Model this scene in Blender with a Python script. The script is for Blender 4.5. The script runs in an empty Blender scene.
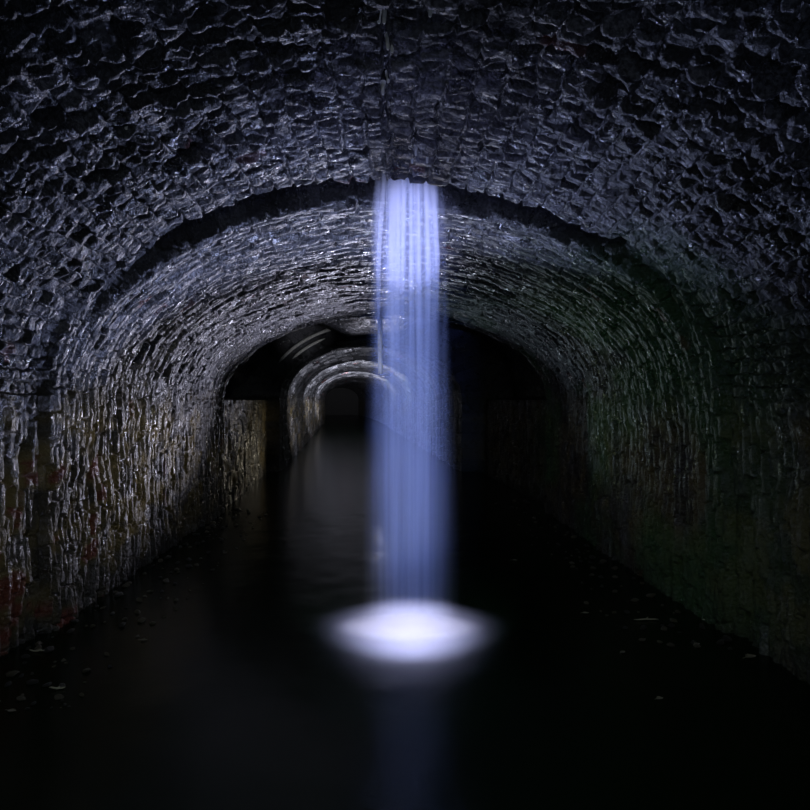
import bpy, bmesh, math, random
import numpy as np
from mathutils import Vector

random.seed(7)
C = bpy.context.scene.collection
scn = bpy.context.scene
H = 1.5            # camera height above the water, also the springing line of the vault
R_ = math.radians

# ------------------------------------------------------------------ camera
cam_d = bpy.data.cameras.new('camera')
cam = bpy.data.objects.new('camera', cam_d); C.objects.link(cam)
cam.location = (0, 0, H); cam.rotation_euler = (R_(90), 0, 0)
cam_d.sensor_width = 36; cam_d.lens = 36 * 600 / 810
cam_d.shift_x = 20 / 810; cam_d.shift_y = -5 / 810
cam_d.clip_start = 0.05; cam_d.clip_end = 200
scn.camera = cam

# ------------------------------------------------------------------ world, exposure
w = bpy.data.worlds.new('world'); scn.world = w; w.use_nodes = True
bg = w.node_tree.nodes['Background']
bg.inputs['Color'].default_value = (0.25, 0.35, 0.6, 1); bg.inputs['Strength'].default_value = 0.0
scn.view_settings.view_transform = 'Standard'; scn.view_settings.look = 'None'
scn.view_settings.gamma = 1.0; scn.view_settings.use_curve_mapping = False
scn.view_settings.exposure = 0.0
scn.cycles.volume_bounces = 1

# ------------------------------------------------------------------ lights (torch on the fall, plus unseen spots added to brighten each part)
def lamp(name, kind, loc, target, power, color, size=90, blend=1.0, radius=0.0):
    d = bpy.data.lights.new(name, kind); d.energy = power; d.color = color
    d.shadow_soft_size = radius
    if kind == 'SPOT': d.spot_size = R_(size); d.spot_blend = blend
    o = bpy.data.objects.new(name, d); C.objects.link(o); o.location = loc
    o.rotation_euler = (Vector(target) - Vector(loc)).to_track_quat('-Z', 'Y').to_euler()
    return o
FX, FY = 0.15, 3.93      # where the water falls
lamp('fall_torch', 'SPOT', (0.0, 0.35, 1.75), (FX + .02, FY, 1.5), 420, (0.17, 0.28, 1.0), 52, 0.7, 0.02).scale = (0.27, 1, 1)
lamp('core_fill', 'SPOT', (0.0, 0.35, 1.75), (FX, FY, 2.58), 800, (0.44, 0.48, 1.0), 12.5, 0.8, 0.02)  # added narrow spot, brightens the top of the fall
lamp('lip_fill', 'SPOT', (FX - .05, 2.7, 1.7), (FX, 3.3, 2.9), 14, (0.42, 0.46, 1.0), 110, 1.0)  # added spot for the blue glow on the roof by the lip
lamp('foam_fill', 'SPOT', (FX, FY - 1.25, 0.30), (FX, FY - .12, 0.03), 340, (0.66, 0.66, 1.0), 19, 1.0, 0.01).scale = (3.6, 1, 1)  # added low spot that whitens the foam, kept off the curtain
lamp('mist_fill', 'SPOT', (FX, 2.3, 1.5), (FX, 3.2, 0.0), 26, (0.35, 0.48, 1.0), 46, 1.0, 0.01)  # weak extra spot, added so the front mist shows
lamp('roof_fill', 'SPOT', (0.0, 5.2, 0.35), (-0.6, 2.7, 2.95), 245, (0.50, 0.58, 1.0), 104, 0.5)  # unseen spot added low beyond the fall to rake the near roof
lamp('left_fill', 'SPOT', (0.33, 8.7, 0.3), (-1.8, 5.0, 2.8), 700, (0.76, 0.76, 1.0), 72, 1.0)  # unseen spot added behind the fall, back-lights the left vault
lamp('right_fill', 'SPOT', (0.33, 8.6, 0.3), (1.5, 5.0, 3.0), 62, (0.66, 0.84, 1.0), 70, 1.0)  # unseen spot added behind the fall, back-lights the right vault
lamp('wall_fill', 'SPOT', (-0.2, 6.2, 1.2), (-2.3, 4.6, 1.4), 12, (1.0, 0.90, 0.62), 72, 1.0)  # warm spot added to tint and lift the left wall
lamp('moss_fill', 'SPOT', (0.5, 6.6, 1.0), (2.3, 5.0, 1.8), 8, (0.80, 1.0, 0.65), 90, 1.0)  # greenish spot added to bring up the right haunch
lamp('chamber_fill', 'SPOT', (-0.9, 12.3, 0.4), (-2.45, 10.9, 0.9), 17, (1.0, 0.90, 0.7), 110, 0.8)  # added spot grazing the left wall of the chamber
lamp('crown_fill', 'SPOT', (-0.1, 12.2, 1.0), (-0.7, 9.8, 2.8), 90, (0.80, 0.80, 1.0), 100, 1.0)  # added spot, lifts the chamber crown
lamp('far_fill', 'SPOT', (-0.4, 12.75, 0.5), (-1.3, 17.0, 2.6), 1000, (0.86, 0.86, 0.95), 88, 0.6)  # added spot aimed away from camera, lights the first rings
lamp('deep_fill', 'SPOT', (-0.6, 17.5, 0.5), (-1.5, 23.0, 3.2), 4500, (0.86, 0.86, 0.95), 72, 0.6)  # further spot added for the middle rings
lamp('end_fill', 'SPOT', (-1.1, 24.0, 0.5), (-1.9, 30.0, 3.4), 6500, (0.86, 0.86, 0.95), 66, 0.6)  # last spot in the row, added for the deepest rings
lamp('near_fill', 'SPOT', (0.3, 0.4, 0.5), (-0.7, 2.2, 2.8), 17, (0.60, 0.72, 1.0), 140, 1.0)  # bluish fill added by the camera for the near roof
lamp('pipe_fill', 'SPOT', (-0.4, 8.3, 1.3), (-0.08, 9.6, 2.25), 34, (0.8, 0.85, 1.0), 26, 0.8)  # small spot added only to brighten the hanging pipe
lamp('seam_fill', 'SPOT', (-0.5, 9.5, 1.6), (-1.65, 12.6, 2.75), 60, (0.9, 0.9, 1.0), 22, 1.0)  # small spot added only to brighten the pale seams
lamp('water_fill', 'SPOT', (0.0, 0.0, 2.2), (0.0, 3.4, 0.0), 55, (0.85, 0.95, 0.85), 110, 1.0)  # weak overhead spot added for the leaves and the water tint

# ------------------------------------------------------------------ helpers
def tag(o, label=None, cat=None, group=None, kind=None):
    if label: o['label'] = label
    if cat: o['category'] = cat
    if group: o['group'] = group
    if kind: o['kind'] = kind
    return o

def new_mat(name):
    m = bpy.data.materials.new(name); m.use_nodes = True
    nt = m.node_tree
    return m, nt, nt.nodes, nt.links

def simple_mat(name, col, rough=0.5, bump=0.0, scale=20, var=0.0, spec=0.5):
    m, nt, N, L = new_mat(name)
    b = N['Principled BSDF']
    b.inputs['Base Color'].default_value = (*col, 1); b.inputs['Roughness'].default_value = rough
    b.inputs['Specular IOR Level'].default_value = spec
    tc = N.new('ShaderNodeTexCoord'); no = N.new('ShaderNodeTexNoise')
    no.inputs['Scale'].default_value = scale; no.inputs['Detail'].default_value = 5
    L.new(tc.outputs['Object'], no.inputs['Vector'])
    if bump:
        bp = N.new('ShaderNodeBump'); bp.inputs['Distance'].default_value = bump
        L.new(no.outputs['Fac'], bp.inputs['Height']); L.new(bp.outputs['Normal'], b.inputs['Normal'])
    if var:
        r = N.new('ShaderNodeValToRGB')
        r.color_ramp.elements[0].position = 0.3; r.color_ramp.elements[1].position = 0.7
        r.color_ramp.elements[0].color = (*[c * (1 - var) for c in col], 1)
        r.color_ramp.elements[1].color = (*[min(1, c * (1 + var)) for c in col], 1)
        L.new(no.outputs['Fac'], r.inputs['Fac']); L.new(r.outputs['Color'], b.inputs['Base Color'])
    return m

def grid_mesh(name, X, Y, Z, attrs=None, mat=None, parent=None, smooth=True, keep=None):
    n, m = X.shape
    me = bpy.data.meshes.new(name)
    co = np.stack([X, Y, Z], -1).reshape(-1, 3).astype(np.float32)
    idx = np.arange(n * m).reshape(n, m)
    q = np.stack([idx[:-1, :-1], idx[:-1, 1:], idx[1:, 1:], idx[1:, :-1]], -1)
    if keep is not None: q = q[keep]
    q = q.reshape(-1, 4)
    me.vertices.add(len(co)); me.vertices.foreach_set('co', co.ravel())
    me.loops.add(q.size); me.loops.foreach_set('vertex_index', q.ravel().astype(np.int32))
    me.polygons.add(len(q)); me.polygons.foreach_set('loop_start', np.arange(0, q.size, 4, dtype=np.int32))
    me.polygons.foreach_set('loop_total', np.full(len(q), 4, dtype=np.int32))
    me.polygons.foreach_set('use_smooth', np.full(len(q), smooth))
    me.update(calc_edges=True)
    for k, a in (attrs or {}).items():
        at = me.attributes.new(k, 'FLOAT', 'POINT'); at.data.foreach_set('value', a.ravel().astype(np.float32))
    o = bpy.data.objects.new(name, me); C.objects.link(o)
    if mat: me.materials.append(mat)
    if parent: o.parent = parent
    return o

def h2(i, j, k=0):
    """hash of two integer arrays to 0..1"""
    i = np.asarray(i).astype(np.int64); j = np.asarray(j).astype(np.int64)
    x = (i * 374761393 + j * 668265263 + k * 2147483647 + 1013904223) & 0xffffffff
    x = ((x ^ (x >> 13)) * 1274126177) & 0xffffffff
    x = ((x ^ (x >> 16)) * 2246822519) & 0xffffffff
    x = x ^ (x >> 15)
    return (x & 0xffffff) / float(0xffffff)

def vnoise(x, y, k=0):
    ix = np.floor(x); iy = np.floor(y); fx = x - ix; fy = y - iy
    fx = fx * fx * (3 - 2 * fx); fy = fy * fy * (3 - 2 * fy)
    a = h2(ix, iy, k); b = h2(ix + 1, iy, k); c = h2(ix, iy + 1, k); d = h2(ix + 1, iy + 1, k)
    return (a * (1 - fx) + b * fx) * (1 - fy) + (c * (1 - fx) + d * fx) * fy

def fbm(x, y, k=0, o=4):
    s = 0; a = 0.5; t = 0
    for i in range(o):
        s = s + a * vnoise(x, y, k + i); t += a; a *= 0.55; x = x * 2.03; y = y * 2.03
    return s / t

def ss(a, b, x):
    t = np.clip((x - a) / (b - a), 0, 1); return t * t * (3 - 2 * t)

# ------------------------------------------------------------------ brick material
def brick_mat():
    m, nt, N, L = new_mat('wet_stone_brick')
    b = N['Principled BSDF']
    def att(n):
        a = N.new('ShaderNodeAttribute'); a.attribute_name = n; return a.outputs['Fac']
    def ramp(src, stops):
        r = N.new('ShaderNodeValToRGB'); e = r.color_ramp.elements
        while len(e) < len(stops): e.new(0.5)
        for el, (p, c) in zip(e, stops): el.position = p; el.color = (*c, 1)
        L.new(src, r.inputs['Fac']); return r.outputs['Color']
    def noise(scale, detail=4, vec=None):
        n = N.new('ShaderNodeTexNoise'); n.inputs['Scale'].default_value = scale; n.inputs['Detail'].default_value = detail
        L.new(vec or tc.outputs['Object'], n.inputs['Vector']); return n.outputs['Fac']
    def mix(f, c1, c2, mode='MIX'):
        x = N.new('ShaderNodeMix'); x.data_type = 'RGBA'; x.blend_type = mode
        if isinstance(f, float): x.inputs[0].default_value = f
        else: L.new(f, x.inputs[0])
        for s, c in ((6, c1), (7, c2)):
            if isinstance(c, tuple): x.inputs[s].default_value = (*c, 1)
            else: L.new(c, x.inputs[s])
        return x.outputs[2]
    def math_(op, a, c=None, clamp=False):
        x = N.new('ShaderNodeMath'); x.operation = op; x.use_clamp = clamp
        for s, v in ((0, a), (1, c)):
            if v is None: continue
            if isinstance(v, (int, float)): x.inputs[s].default_value = v
            else: L.new(v, x.inputs[s])
        return x.outputs[0]
    tc = N.new('ShaderNodeTexCoord')
    col = ramp(att('brick'), [(0.0, (0.015, 0.015, 0.018)), (0.45, (0.036, 0.037, 0.043)), (0.8, (0.070, 0.073, 0.084)), (1.0, (0.15, 0.15, 0.17))])
    soot = ramp(noise(1.3, 5), [(0.38, (0.35, 0.35, 0.35)), (0.62, (1.0, 1.0, 1.0))])
    col = mix(1.0, col, soot, 'MULTIPLY')
    spk = ramp(noise(60, 6), [(0.40, (0.4, 0.4, 0.4)), (0.66, (1.5, 1.5, 1.5))])
    col = mix(1.0, col, spk, 'MULTIPLY')
    # mineral staining low on the walls, algae on the right haunch, a few red bricks
    col = mix(att('ochre'), col, (0.20, 0.15, 0.05))
    col = mix(att('moss'), col, (0.025, 0.13, 0.025))
    col = mix(att('red'), col, (0.16, 0.022, 0.015))
    L.new(col, b.inputs['Base Color'])
    rr = ramp(noise(9, 4), [(0.35, (0.19,) * 3), (0.65, (0.52,) * 3)])
    L.new(rr, b.inputs['Roughness'])
    b.inputs['Specular IOR Level'].default_value = 0.7
    h = math_('ADD', math_('MULTIPLY', noise(45, 6), 1.0), math_('MULTIPLY', noise(160, 3), 0.35))
    bp = N.new('ShaderNodeBump'); bp.inputs['Strength'].default_value = 1.0; bp.inputs['Distance'].default_value = 0.02
    L.new(h, bp.inputs['Height']); L.new(bp.outputs['Normal'], b.inputs['Normal'])
    return m
BRICK = brick_mat()

# ------------------------------------------------------------------ the vault: profile and brick relief
Y1, Y2, Y3 = 3.86, 4.09, 8.0      # joint gap from Y1 to Y2, haunch recess from Y3, narrow rings from Y4
Y4 = 12.6
def prof(y):
    """centre x, half span, rise"""
    a = np.where(y < Y1, 2.26, np.where(y < Y4, 2.20, 1.92))
    b = np.where(y < Y2, 1.42, np.where(y < Y4, np.where(y < Y3, 1.37 - 0.05 * (y - Y2), 1.34), 1.27))
    xc = -0.067 * np.maximum(0, y - 8.0) - 0.002 * np.maximum(0, y - 36) ** 2
    return xc, a, b

# wall (0..H) then arch by angle; s is a length along the section
def build_shell():
    yst = np.concatenate([np.arange(-3, 1.2, 0.05), np.arange(1.2, 1.8, 0.02), np.arange(1.8, 4.3, 0.0085),
                          np.arange(4.3, 8.2, 0.011), np.arange(8.2, 12.6, 0.03), np.arange(12.6, 30, 0.06), np.arange(30, 60, 0.4)])
    LW, LA = H + 0.35, 5.9
    def field(side, s, y):
        """relief (metres, + = out of the wall into the tunnel) at section length s (0 at the left water edge) and depth y"""
        S, Y = s, y
        wx = (fbm(S * 3, Y * 3, 5, 3) - .5) * 0.07 + (fbm(S * 14, Y * 14, 6, 2) - .5) * 0.035; wy = (fbm(S * 2.2, Y * 2.2, 11, 3) - .5) * 0.08 + (fbm(S * 7, Y * 14, 13, 2) - .5) * 0.02
        # pattern A: courses along the tunnel, short stones
        sa = (S + wx) / 0.104; ca = np.floor(sa); fa = sa - ca
        ln = 0.040 + 0.032 * h2(ca, ca * 0 + 3, 1)
        ya = (Y + wy * .6) / ln + h2(ca, ca * 0, 2) * 9; ba = np.floor(ya); ga = ya - ba
        ra = h2(ca, ba, 3); ta = h2(ca, ba, 4) - .5; ua = h2(ca, ba, 8) - .5
        ea = np.minimum(ss(0.0, .14, fa) * ss(1.0, .86, fa), ss(0, .17, ga) * ss(1.0, .83, ga))
        da = ea * (0.012 + 0.026 * ra + ta * (fa - .5) * .07 + ua * (ga - .5) * .06) - (ra < .07) * .05 * ea
        # pattern B: ring courses across the tunnel, long stones
        th = np.where(Y < Y4, 0.055, 0.30)
        yb = (Y + wy * .55) / th; cb = np.floor(yb); gb = yb - cb
        lb = 0.15 + 0.24 * h2(cb, cb * 0, 21)
        sb = (S + wx) / lb + h2(cb, cb * 0 + 1, 22) * 7; bb = np.floor(sb); fb = sb - bb
        rb = h2(cb, bb, 23); rc = h2(cb, cb * 0 + 9, 24); tb = h2(cb, bb, 26) - .5
        eb = np.minimum(ss(0, .2, gb) * ss(1, .8, gb), ss(0, .07, fb) * ss(1, .93, fb))
        db = eb * (0.010 + 0.022 * rb + 0.020 * rc + tb * (gb - .5) * .04) - (rb < .05) * .04 * eb
        arch = ss(H - .12, H + .05, S) * ss(H + LA + .12, H + LA - .05, S)
        near = ss(Y1 + .06, Y1 - .02, Y)
        wA = near * arch
        d = da * wA + db * (1 - wA)
        br = np.where(wA > .5, ra, rb)
        # rough broken rubble near the camera, fine rock grain everywhere
        rough = ss(3.5, 2.2, Y + (fbm(S * 1.3, Y * 1.3, 31, 3) - .5) * 2.2)
        d = d * (1 - .15 * rough * near) + (fbm(S * 6, Y * 25, 40, 4) - .5) * (0.028 + 0.10 * rough * near)
        rid = 1 - np.abs(2 * fbm(S * 5 + .4 * wx, Y * 22, 44, 3) - 1)
        d = d + (rid ** 4 - .3) * .022 * ss(4.2, 3.0, Y) * arch
        d = d + (fbm(S * 13, Y * 55, 50, 3) - .5) * 0.024 * ss(14, 6, Y)
        d = d + (fbm(S * 1.4, Y * 1.2, 60, 3) - .5) * 0.10 * ss(20, 8, Y)
        jn = np.abs(S - (H + LA / 2) + .004 + (fbm(Y * 4, Y * 0, 81, 3) - .5) * .02)
        d = d - .07 * ss(.016, .006, jn) * near * ss(.35, .5, fbm(Y * 3, Y * 0 + 4, 83, 2) + .1)
        return d, br
    def profile(s, y):
        """smooth section: position and outward-to-inside normal; includes gap, recess and ring steps"""
        xc, a, b = prof(y)
        t = np.clip((s - H) / LA, 0, 1) * math.pi
        ct, st = np.cos(t), np.sin(t)
        low = s < H; hi = s > H + LA
        # section steps
        yj = y + (fbm(s * 2.5, s * 0 + 3, 71, 4) - .5) * .10 * (np.abs(s - H - LA / 2) > .5)
        gap = ss(Y1 - .015, Y1 + .03, yj) * ss(Y2 + .02, Y2 - .05, yj - (fbm(s * 4, s * 0, 73, 4) - .5) * .12)
        up = np.clip(st, 0, 1) ** 1.0
        out = gap * 0.22 * up * st
        tt = np.minimum(t, math.pi - t); haunch = ss(0, .03, tt) * ss(1.42, .85, tt)
        out = out + 0.80 * haunch * ss(Y3, Y3 + .06, y) * ss(Y4, Y4 - .03, y)
        right = (s > H + LA / 2)
        out = out + right * 0.22 * ss(Y3, Y3 + .06, y) * ss(Y4, Y4 - .03, y) * (1 - haunch) * (np.abs(ct) > .5)
        # far rings: stepped sleeves
        per = 0.66; k = np.floor(y / per); f = y / per - k
        step = np.where(y > Y4, 0.10 * (f - .5) + 0.05 * (h2(k, k * 0, 77) - .5), 0)
        out = out - step
        # protruding lip at the end of the second section
        out = out - 0.035 * ss(Y3 - .14, Y3 - .10, y) * (y < Y3 + .02)
        A = a + out; B = b + out
        X = np.where(low, -A, np.where(hi, A, -A * ct)) + xc
        Z = np.where(low, s, np.where(hi, H - (s - H - LA), H + B * st))
        nx = np.where(low, 1.0, np.where(hi, -1.0, ct / A)); nz = np.where(low | hi, 0.0, -st / B)
        ln = np.sqrt(nx * nx + nz * nz) + 1e-9
        return X, Z, nx / ln, nz / ln
    ds = 0.0085
    rngs = {'wall_left': np.arange(-0.30, H + ds / 2, ds), 'ceiling': np.linspace(H, H + LA, 820),
            'wall_right': np.arange(H + LA, H + LA + H + 0.30, ds)}
    rngs['wall_left'][-1] = H
    for name, sv in rngs.items():
        S, Yg = np.meshgrid(sv, yst, indexing='ij')
        d, br = field(name, S, Yg)
        X, Z, nx, nz = profile(S, Yg)
        X = X + nx * d; Z = Z + nz * d
        z = Z
        lowm = ss(1.75, 1.2, z) * ss(-.2, .5, z)
        n1 = fbm(S * 5, Yg * 5, 90, 3); n2 = fbm(S * 1.1, Yg * 1.1, 95, 3)
        och = np.clip(lowm * (0.25 + 0.9 * ss(.4, .65, n1)) * .8, 0, 1) * (.5 + .5 * (X < 0)) * (1 - .75 * (Yg > Y4))
        moss = (X > 0) * ss(.38, .62, n2) * ss(2.75, 2.2, z) * ss(Y1 - 1.5, Y1 + .6, Yg) * .55
        moss = (moss ) * (1 - .8 * ss(8, 10, Yg))
        hb = h2(np.floor(S / .15), np.floor(Yg / .075), 99)
        red = ((hb < .006) * .3 + (X < 0) * (Yg < 4.6) * (Yg > 3.2) * (z < 1.15) * ss(.60, .68, n1) * .8) * (br > .1)
        grid_mesh(name, X, Yg, Z, {'brick': br, 'ochre': och, 'moss': np.clip(moss, 0, 1), 'red': np.clip(red, 0, 1)},
                  BRICK, keep=None if name != 'ceiling' else
                  ~((np.abs(X[:-1, :-1] - FX) < .30) & (Yg[:-1, :-1] > Y1 + .05) & (Yg[:-1, :-1] < Y2 - .06)))
        tag(bpy.data.objects[name], kind='structure')
build_shell()

# shaft the water comes down
def shaft():
    n = 60; zs = np.linspace(H + 1.56, H + 2.7, n)
    per = []
    x0, x1, y0, y1 = FX - .36, FX + .36, Y1 + .0, Y2 - .0
    pts = [(x0, y0), (x1, y0), (x1, y1), (x0, y1), (x0, y0)]
    P = []
    for (ax, ay), (bx, by) in zip(pts[:-1], pts[1:]):
        for t in np.linspace(0, 1, 24, endpoint=False): P.append((ax + (bx - ax) * t, ay + (by - ay) * t))
    P.append(pts[0]); P = np.array(P)
    Xg = np.repeat(P[:, 0][:, None], n, 1); Yg = np.repeat(P[:, 1][:, None], n, 1); Zg = np.repeat(zs[None, :], len(P), 0)
    i = np.arange(len(P))[:, None] * .03
    d = 0.012 * ((np.mod(Zg, .09) > .012) * 1.0) + (fbm(i * 8, Zg * 8, 3, 3) - .5) * .03
    Xg = Xg + np.sign(FX - Xg) * d; Yg = Yg
    one = np.ones_like(Xg)
    o = grid_mesh('wall_shaft', Xg, Yg, Zg, {'brick': one * .4, 'ochre': one * 0, 'moss': one * 0, 'red': one * 0}, BRICK)
    tag(o, kind='structure')
shaft()

# bed and banks under the water
def bed():
    xs = np.linspace(-3.2, 2.6, 260); ys = np.concatenate([np.arange(-3, 1.5, .1), np.arange(1.5, 9, .03), np.arange(9, 60, .3)])
    X, Y = np.meshgrid(xs, ys, indexing='ij')
    xc, a, b = prof(Y)
    u = np.clip(np.abs(X - xc) / a, 0, 1.05)
    Xw = X
    Z = -0.36 + 0.34 * ss(.72, 1.0, u + (fbm(X * 2, Y * 2, 3, 3) - .5) * .16) + (fbm(X * 9, Y * 9, 4, 4) - .5) * .07
    o = grid_mesh('floor', Xw, Y, Z, None, simple_mat('bank_mud', (0.022, 0.024, 0.016), .5, .01, 40, .5))
    tag(o, kind='structure')
    return
bed()
def cap(name, y, fwd):
    xc, a, b = prof(np.array(y)); xc = float(xc)
    bm = bmesh.new(); ring = []
    for k in range(33):
        t = math.pi * k / 32; ring.append(bm.verts.new((xc - 2.6 * math.cos(t), y, H + 1.7 * math.sin(t))))
    ring = [bm.verts.new((xc - 2.6, y, -.4))] + ring + [bm.verts.new((xc + 2.6, y, -.4))]
    bm.faces.new(ring)
    me = bpy.data.meshes.new(name); bm.to_mesh(me); bm.free(); me.materials.append(simple_mat(name + '_unlit', (.008, .008, .008), .9))  # near-black colour stands in for darkness at the tunnel ends
    o = bpy.data.objects.new(name, me); C.objects.link(o); tag(o, kind='structure')
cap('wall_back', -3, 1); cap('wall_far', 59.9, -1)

# ------------------------------------------------------------------ pool water
def water():
    m, nt, N, L = new_mat('pool_water'); b = N['Principled BSDF']
    b.inputs['Base Color'].default_value = (0.0015, 0.007, 0.002, 1)
    b.inputs['Roughness'].default_value = 0.22; b.inputs['IOR'].default_value = 1.33
    tc = N.new('ShaderNodeTexCoord'); no = N.new('ShaderNodeTexNoise'); no.inputs['Scale'].default_value = 4; no.inputs['Detail'].default_value = 4
    L.new(tc.outputs['Object'], no.inputs['Vector'])
    bp = N.new('ShaderNodeBump'); bp.inputs['Distance'].default_value = .02; bp.inputs['Strength'].default_value = .25
    L.new(no.outputs['Fac'], bp.inputs['Height']); L.new(bp.outputs['Normal'], b.inputs['Normal'])
    ys = np.concatenate([np.arange(-3, 1.5, .15), np.arange(1.5, 8, .03), np.arange(8, 60, .5)])
    X, Y = np.meshgrid(np.linspace(-1, 1, 161), ys, indexing='ij')
    xc, a, bb = prof(Y); Xw = xc + X * (a + .1)
    r = np.sqrt((Xw - FX) ** 2 + (Y - FY) ** 2)
    Z = 0.0015 * np.sin(r * 24) * np.exp(-r * 1.6) + (fbm(Xw * 3, Y * 3, 8, 3) - .5) * .006
    o = grid_mesh('pool_water', Xw, Y, Z, None, m)
    tag(o, 'dark still water covering the floor of the tunnel', 'water', kind='stuff')
water()

# ------------------------------------------------------------------ waterfall: spray volume, strands, foam
def vol_mat(name, color, dens, radial, streak, zfade, g=0.2, lump=0.0):
    """scattering water: density falls off towards the rim (object space radius 1), streaked along z"""
    m, nt, N, L = new_mat(name)
    N.remove(N['Principled BSDF'])
    vs = N.new('ShaderNodeVolumeScatter'); vs.inputs['Color'].default_value = (*color, 1); vs.inputs['Anisotropy'].default_value = g
    L.new(vs.outputs[0], N['Material Output'].inputs['Volume'])
    tc = N.new('ShaderNodeTexCoord')
    def M(op, *a):
        x = N.new('ShaderNodeMath'); x.operation = op
        for k, v in enumerate(a):
            if isinstance(v, (int, float)): x.inputs[k].default_value = v
            else: L.new(v, x.inputs[k])
        return x.outputs[0]
    def MR(src, a, b_, c=0.0, d=1.0):
        x = N.new('ShaderNodeMapRange'); x.interpolation_type = 'SMOOTHSTEP'
        for k, v in zip(('From Min', 'From Max', 'To Min', 'To Max'), (a, b_, c, d)): x.inputs[k].default_value = v
        L.new(src, x.inputs['Value']); return x.outputs['Result']
    sep = N.new('ShaderNodeSeparateXYZ'); L.new(tc.outputs['Object'], sep.inputs[0])
    return m, N, L, vs, tc, sep, M, MR

def bottom_w(z):      # half width in x of the curtain at height z (0..2.95)
    u = (2.95 - z) / 2.95
    return None
def lathe_like(name, rings, mat, parent, seg=40):
    """rings: (z, cx, cy, rx, ry)"""
    bm = bmesh.new(); prev = None; first = None
    for (z, cx, cy, rx, ry) in rings:
        cur = [bm.verts.new((cx + rx * math.cos(2 * math.pi * k / seg), cy + ry * math.sin(2 * math.pi * k / seg), z)) for k in range(seg)]
        if prev:
            for k in range(seg): bm.faces.new((prev[k], prev[(k + 1) % seg], cur[(k + 1) % seg], cur[k]))
        else: first = cur
        prev = cur
    bm.faces.new(first[::-1]); bm.faces.new(prev)
    bmesh.ops.recalc_face_normals(bm, faces=bm.faces)
    me = bpy.data.meshes.new(name); bm.to_mesh(me); bm.free(); me.materials.append(mat)
    for p in me.polygons: p.use_smooth = True
    o = bpy.data.objects.new(name, me); C.objects.link(o); o.parent = parent
    return o

fall = bpy.data.objects.new('waterfall', None); C.objects.link(fall); fall.location = (FX, FY, 0)
tag(fall, 'pale blue column of water falling from the roof into the pool', 'waterfall')
TOP = H + 1.66
PX = FY / 600.0
def edges(z):          # left and right edges (x from the axis) as in free fall: quick spread at the lip, then nearly straight
    t = max(0.0, (H + 1.42 - z)) / 2.92
    s = math.sqrt(t)
    l = -(33 + 7 * min(1, t * 9) + 12 * t) * PX
    r = (31 + 15 * min(1, (t * 6)) ** .6 + 11 * t) * PX
    return l, r
def curtain():
    m, N, L, vs, tc, sep, M, MR = vol_mat('falling_water', (0.80, 0.86, 1.0), 1, 1, 1, 1, g=-0.4)
    x, y, z = sep.outputs
    # half width as a function of z, for the soft rim
    hw = M('ADD', .265, M('MULTIPLY', MR(z, 0.0, 2.9, 1, 0), .085))
    xr = M('DIVIDE', M('SUBTRACT', x, MR(z, 0.0, 2.9, .02, .0)), hw)
    yr = M('DIVIDE', y, .15)
    rr = M('SQRT', M('ADD', M('MULTIPLY', xr, xr), M('MULTIPLY', yr, yr)))
    rim = MR(rr, 1.0, .35)
    mp = N.new('ShaderNodeMapping'); mp.inputs['Scale'].default_value = (26, 10, .55); L.new(tc.outputs['Object'], mp.inputs[0])
    no = N.new('ShaderNodeTexNoise'); no.inputs['Scale'].default_value = 1; no.inputs['Detail'].default_value = 2; L.new(mp.outputs[0], no.inputs['Vector'])
    st = MR(no.outputs['Fac'], .32, .68, .35, 1.75)
    stz = M('ADD', M('MULTIPLY', MR(z, 1.2, 2.6), M('SUBTRACT', st, 1.0)), M('ADD', 1.0, M('MULTIPLY', .35, M('SUBTRACT', st, 1.0))))
    zz = M('ADD', MR(z, .2, 2.9, .85, 2.3), MR(z, 1.9, 3.0, 0.0, 2.8))
    d = M('MULTIPLY', M('MULTIPLY', rim, stz), M('MULTIPLY', zz, 1.75))
    L.new(d, vs.inputs['Density'])
    m.volume_intersection_method = 'FAST' if hasattr(m, 'volume_intersection_method') else None
    rings = []
    for k in range(30):
        zc = TOP - (TOP - 0.02) * k / 29
        l, r = edges(zc)
        dy = .09 + .06 * (1 - zc / TOP)
        rings.append((zc, (l + r) / 2, 0, (r - l) / 2, dy))
    o = lathe_like('water_curtain', rings[::-1], m, fall)
    return m
try:
    curtain()
except TypeError:
    raise

def strands():
    m, N, L, vs, tc, sep, M, MR = vol_mat('water_strand', (0.92, 0.94, 1.0), 1, 1, 1, 1, g=-0.4)
    x, y, z = sep.outputs
    L.new(M('MULTIPLY', M('POWER', MR(z, .9, 3.0), 1.5), 17.0), vs.inputs['Density'])
    for px, wpx, zl in ((-14, 5.0, 1.3), (-9, 3.2, 1.7), (-24, 3.2, 1.9), (2, 2.6, 1.8), (8, 4.0, 1.7), (17, 3.0, 1.9), (24, 3.4, 2.1), (-4, 2.2, 2.1)):
        rings = []
        for k in range(16):
            zc = TOP - (TOP - zl) * k / 15
            t = max(0.0, (H + 1.42 - zc)) / 2.92
            spread = 1 + .22 * min(1, t * 6)
            wd = wpx * PX * .72 * (1 + .5 * t) * (1 if k < 11 else (16 - k) / 5.2)
            rings.append((zc, px * PX * spread, -.03, max(wd, .002), max(wd * .9, .002)))
        lathe_like('water_strand', rings[::-1], m, fall, 12)
strands()

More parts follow.
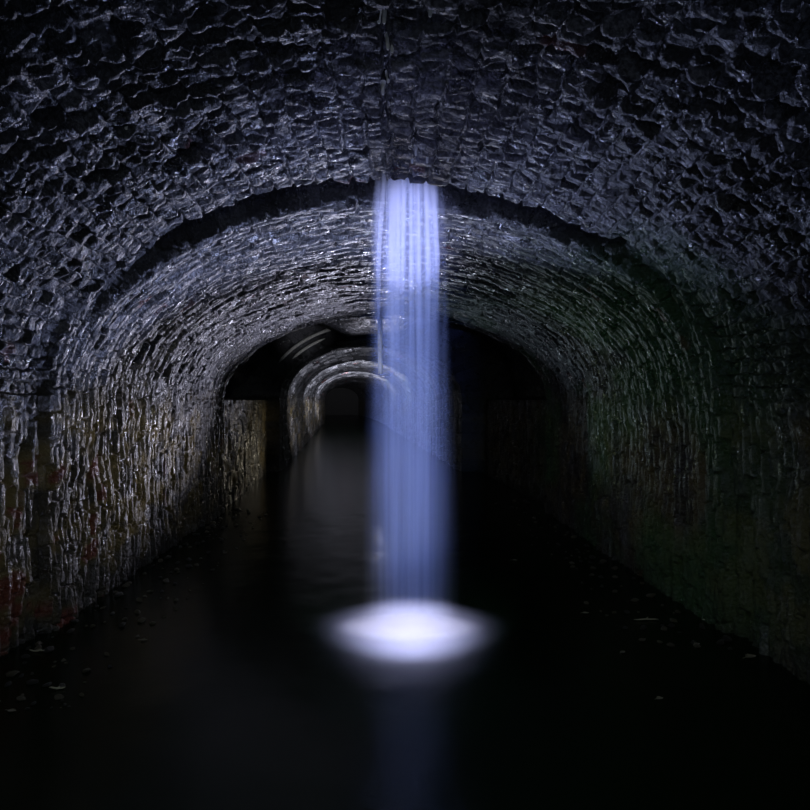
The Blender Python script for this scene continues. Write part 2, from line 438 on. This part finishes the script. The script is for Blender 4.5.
def splash():
    def puff(name, col, dens, rx, ryf, ryb, h, inner, p):
        m, N, L, vs, tc, sep, M, MR = vol_mat(name, col, 1, 1, 1, 1, g=0.0)
        x, y, z = sep.outputs
        ys = M('MAXIMUM', M('DIVIDE', y, ryb), M('DIVIDE', M('MULTIPLY', y, -1), ryf))
        xs = M('DIVIDE', x, rx)
        rr = M('SQRT', M('ADD', M('MULTIPLY', xs, xs), M('MULTIPLY', ys, ys)))
        zz = M('MAXIMUM', M('SUBTRACT', 1.0, M('DIVIDE', z, M('MULTIPLY', h, M('MAXIMUM', M('SUBTRACT', 1.0, rr), .02)))), 0.0)
        L.new(M('MULTIPLY', M('MULTIPLY', M('POWER', MR(rr, 1.0, inner), p), zz), dens), vs.inputs['Density'])
        bm = bmesh.new(); seg = 48; prev = None
        for k, (f, zf) in enumerate(((1, .006), (.98, .04), (.85, .2), (.65, .42), (.4, .7), (.2, .88), (.05, .96))):
            cur = []
            for q in range(seg):
                a = 2 * math.pi * q / seg; sy = math.sin(a)
                cur.append(bm.verts.new((f * rx * math.cos(a), f * sy * (ryb if sy > 0 else ryf), zf * h)))
            if prev:
                for q in range(seg): bm.faces.new((prev[q], prev[(q + 1) % seg], cur[(q + 1) % seg], cur[q]))
            else: bm.faces.new(cur[::-1])
            prev = cur
        bm.faces.new(prev)
        me = bpy.data.meshes.new(name); bm.to_mesh(me); bm.free(); me.materials.append(m)
        o = bpy.data.objects.new(name, me); C.objects.link(o); o.parent = fall; o.location = (0, 0, .012)
    puff('foam', (0.95, 0.96, 1.0), 55.0, .56, .31, .30, .07, .1, 1.2)
    puff('spray_mist', (0.80, 0.84, 1.0), 6.0, .84, 1.15, .5, .22, .0, 2.0)
splash()

# ------------------------------------------------------------------ pale seams on the end arch
def seam(name, A, B, t0, t1, y, wd):
    cu = []; xc = float(prof(np.array(12.55))[0])
    n = 40; Tg = np.linspace(R_(t0), R_(t1), n); ph = np.linspace(0, 2 * np.pi, 11)
    T, P = np.meshgrid(Tg, ph, indexing='ij')
    rr = wd * np.minimum(1, np.minimum(T - T.min(), T.max() - T) * 12 + .15) * (1 + .25 * (fbm(T * 14, T * 0, 5, 3) - .5))
    X = xc - (A + rr * np.cos(P)) * np.cos(T); Z = H + (B + rr * np.cos(P)) * np.sin(T); Y = y + rr * np.sin(P)
    o = grid_mesh(name, X, Y, Z, None, PALE); tag(o, kind='structure')
PALE = simple_mat('calcite', (0.62, 0.62, 0.58), .35, .01, 30, .25)
seam('trim_1', 2.20, 1.60, 29, 71, Y4 - .04, .035)
seam('trim_2', 2.02, 1.46, 36, 62, Y4 - .04, .030)

# ------------------------------------------------------------------ pipe hanging behind the falling water
def mesh_obj(name, bm, mat, parent=None, smooth=True):
    me = bpy.data.meshes.new(name); bmesh.ops.recalc_face_normals(bm, faces=bm.faces); bm.to_mesh(me); bm.free()
    me.materials.append(mat)
    for p in me.polygons: p.use_smooth = smooth
    o = bpy.data.objects.new(name, me); C.objects.link(o); o.parent = parent
    return o
def tube(bm, pts, rad, seg=14):
    prev = None
    pts = [Vector(p) for p in pts]
    for k, p in enumerate(pts):
        d = (pts[min(k + 1, len(pts) - 1)] - pts[max(k - 1, 0)]).normalized()
        u = d.cross(Vector((0, 1, 0.01))).normalized(); v = d.cross(u)
        rk = rad[k] if isinstance(rad, (list, tuple)) else rad
        cur = [bm.verts.new(p + (u * math.cos(2 * math.pi * q / seg) + v * math.sin(2 * math.pi * q / seg)) * rk) for q in range(seg)]
        if prev:
            for q in range(seg): bm.faces.new((prev[q], prev[(q + 1) % seg], cur[(q + 1) % seg], cur[q]))
        else: bm.faces.new(cur)
        prev = cur
    bm.faces.new(prev)
def pipe():
    root = bpy.data.objects.new('drain_pipe', None); C.objects.link(root); root.location = (-.08, 9.6, H + .40)
    tag(root, 'short pale upright pipe hanging from the far roof behind the waterfall', 'pipe')
    top = 1.0
    bm = bmesh.new(); tube(bm, [(0, 0, top), (0, 0, .6), (0.003, 0, .3), (0.008, 0, .02)], .040); mesh_obj('pipe_shaft', bm, PALE, root)
    bm = bmesh.new(); tube(bm, [(0.0, 0, .0), (.03, 0, -.005), (.09, 0, .0), (.17, 0, .005)], .016, 10); mesh_obj('outlet', bm, PALE, root)
    bm = bmesh.new(); tube(bm, [(0, 0, top - .06), (0, 0, top - .02)], .07); mesh_obj('flange', bm, PALE, root)
pipe()

# ------------------------------------------------------------------ calcite nubs and drips on the crown joint
def nub_mesh(i):
    bm = bmesh.new(); r = random.Random(i)
    tube(bm, [(0, 0, .03), (0, 0, .01), (r.uniform(-.002, .002), 0, -.006), (0, 0, -.018 - .01 * i), (0, 0, -.022 - .01 * i)], [.013, .011, .008, .006, .002], 10)
    me = bpy.data.meshes.new('stalactite'); bm.to_mesh(me); bm.free(); me.materials.append(PALE)
    for p in me.polygons: p.use_smooth = True
    return me
nubs = [nub_mesh(i) for i in range(3)]
for k, (px, py) in enumerate(((369, 12), (379, 15), (384, 12), (430, 11), (388, 42), (392, 42), (388, 78), (383, 88), (349, 84), (493, 108),
                              (416, 150), (427, 156), (448, 157), (481, 150), (486, 151), (412, 160), (115, 118), (126, 120), (118, 112), (235, 55), (262, 60))):
    u = (px - 385) / 600; v = (400 - py) / 600
    D = 1.0 / math.sqrt((v / 1.40) ** 2 + (u / 2.24) ** 2)
    o = bpy.data.objects.new('stalactite', nubs[k % 3]); C.objects.link(o); o.location = (u * D, D, H + v * D)
    zone = ('beside the open crown joint at the top edge of the photo' if py < 30 else 'in the long dark crown joint halfway above the waterfall' if 370 < px < 400 else
            'just above the lip of the waterfall' if py > 140 and px < 460 else 'right of the waterfall lip on the roof' if px > 460 else
            'left of the crown joint on the roof' if px > 300 else 'low on the far left of the near roof' if px < 200 else 'between the left corner and the crown')
    tag(o, 'tiny pale calcite drip ' + zone, 'stalactite', 'calcite drips ' + zone)

# ------------------------------------------------------------------ rubble at the foot of both walls
STONE = [simple_mat('rubble_dark', (0.05, 0.05, 0.05), .3, .01, 35, .5), simple_mat('rubble_tan', (0.13, 0.12, 0.09), .35, .01, 35, .5)]
def stone_mesh(i):
    bm = bmesh.new(); bmesh.ops.create_icosphere(bm, subdivisions=3, radius=1)
    r = random.Random(i * 7 + 1)
    cuts = [(Vector((r.uniform(-1, 1), r.uniform(-1, 1), r.uniform(-1, 1))).normalized(), r.uniform(.45, .8)) for _ in range(11)]
    for v in bm.verts:
        for n, dd in cuts:
            e = v.co.dot(n) - dd
            if e > 0: v.co -= n * e * .92
        v.co.x *= 1.2; v.co.y *= .85; v.co.z *= .6
    me = bpy.data.meshes.new('stone'); bm.to_mesh(me); bm.free(); me.materials.append(STONE[i % 2])
    for p in me.polygons: p.use_smooth = i % 3 == 0
    return me
stones = [stone_mesh(i) for i in range(8)]
rs = random.Random(3); placed = []
def put(side, n, ylo, yhi, label, group):
    c = 0; tries = 0
    while c < n and tries < 9000:
        tries += 1
        y = ylo + (yhi - ylo) * rs.random() ** 1.4
        a = float(prof(np.array(y))[1]); q = rs.random() ** 1.3
        x = side * (a - .10 - q * .62)
        sc = rs.uniform(.010, .036) * (1.25 - .6 * q)
        if any((x - X) ** 2 + (y - Y_) ** 2 < ((sc + S_) * 1.15) ** 2 for X, Y_, S_ in placed): continue
        placed.append((x, y, sc)); c += 1
        o = bpy.data.objects.new('stone', stones[rs.randrange(8)]); C.objects.link(o)
        o.location = (x, y, sc * .22); o.scale = (sc,) * 3; o.rotation_euler = (rs.uniform(-.3, .3), rs.uniform(-.3, .3), rs.uniform(0, 6.28))
        kk = 'tan' if o.data.materials[0] is STONE[1] else 'dark grey'
        zone = 'nearest the camera' if y < 4.3 else 'abreast of the waterfall' if y < 5.6 else 'beyond the waterfall'
        tag(o, 'small wet ' + kk + ' stone ' + label + ', ' + zone, 'stone', kk + ' ' + group + ' ' + zone)
put(-1, 150, 2.9, 8.2, 'at the foot of the left wall', 'rubble along the left wall')
put(1, 90, 3.6, 9.0, 'at the foot of the right wall', 'rubble along the right wall')

# ------------------------------------------------------------------ leaves and twigs lying on the water
LEAF = simple_mat('dead_leaf', (0.42, 0.40, 0.33), .5, .004, 60, .35)
TWIG = simple_mat('bleached_twig', (0.38, 0.37, 0.30), .5, .004, 60, .35)
def at_water(px, py):
    D = 600 * H / (py - 400); return (px - 385) / 600 * D, D
def leaf(px, py, L_, rz, label, curl=.3):
    bm = bmesh.new(); n = 12; rows = []
    for k in range(n + 1):
        t = k / n; wd = math.sin(math.pi * t ** .8) * .28 * L_ + .001
        row = []
        for q in range(-3, 4):
            f = q / 3
            row.append(bm.verts.new(((t - .5) * L_, f * wd * (1 + .12 * math.sin(k * 2.4)), .004 + curl * L_ * (.35 * f * f * (wd / (.28 * L_)) + .5 * (t - .5) ** 2))))
        rows.append(row)
    for a, b_ in zip(rows[:-1], rows[1:]):
        for q in range(6): bm.faces.new((a[q], a[q + 1], b_[q + 1], b_[q]))
    bmesh.ops.solidify(bm, geom=bm.faces[:], thickness=.0012)
    o = mesh_obj('floating_leaf', bm, LEAF); x, y = at_water(px, py); o.location = (x, y, .002); o.rotation_euler = (0, 0, rz)
    bm = bmesh.new(); tube(bm, [(-.5 * L_ - .3 * L_, .01 * L_, .006), (-.5 * L_ - .1 * L_, 0, .008), (-.5 * L_, 0, .006 + .12 * curl * L_)], .0012, 6)
    mesh_obj('leaf_stalk', bm, TWIG, o)
    tag(o, label, 'leaf')
def twig(px, py, L_, rz, label, k=0):
    r = random.Random(k + px); bm = bmesh.new()
    pts = [((t - .5) * L_, r.uniform(-.03, .03) * L_, .006 + r.uniform(0, .01)) for t in (0, .15, .35, .5, .7, .85, 1)]
    tube(bm, pts, [.002, .004, .005, .0055, .005, .004, .002], 8)
    p = pts[3]; tube(bm, [p, (p[0] + .12 * L_, p[1] + .1 * L_, p[2] + .006), (p[0] + .2 * L_, p[1] + .2 * L_, p[2] + .004)], [.004, .003, .001], 6)
    o = mesh_obj('floating_twig', bm, TWIG); x, y = at_water(px, py); o.location = (x, y, 0); o.rotation_euler = (0, 0, rz)
    tag(o, label, 'twig')
leaf(660, 700, .040, .3, 'small pale curled leaf alone on dark water, nearest at lower right', .5)
leaf(751, 658, .080, .35, 'brightest pale leaf floating near the right wall of the tunnel', .35)
leaf(623, 653, .040, .6, 'faint small leaf on the water right of the splash halo', .2)
leaf(697, 645, .050, .5, 'small dim leaf between the bright leaf and the splash', .2)
leaf(791, 666, .055, .1, 'dim leaf at the right edge of the photo, below the slanting twig', .2)
leaf(586, 614, .050, .1, 'small leaf behind the right edge of the splash halo', .3)
leaf(515, 561, .055, .0, 'tiny lone leaf behind the waterfall on its right side', .3)
twig(646, 621, .17, .05, 'longest pale twig lying on the water right of the waterfall')
twig(707, 621, .07, .0, 'short pale twig right of the longest twig', 3)
twig(785, 607, .14, .25, 'slanting pale twig on the water close to the right wall', 5)
leaf(144, 641, .045, .1, 'single small leaf on the left water, between wall and waterfall', .2)
twig(37, 652, .10, -.15, 'pale twig on the water below the left wall rubble', 8)
twig(57, 690, .08, .1, 'dim twig on the left water, in front of the pale twig', 11)
leaf(12, 712, .045, -.1, 'dim leaf at the left edge of the photo on the water', .2)
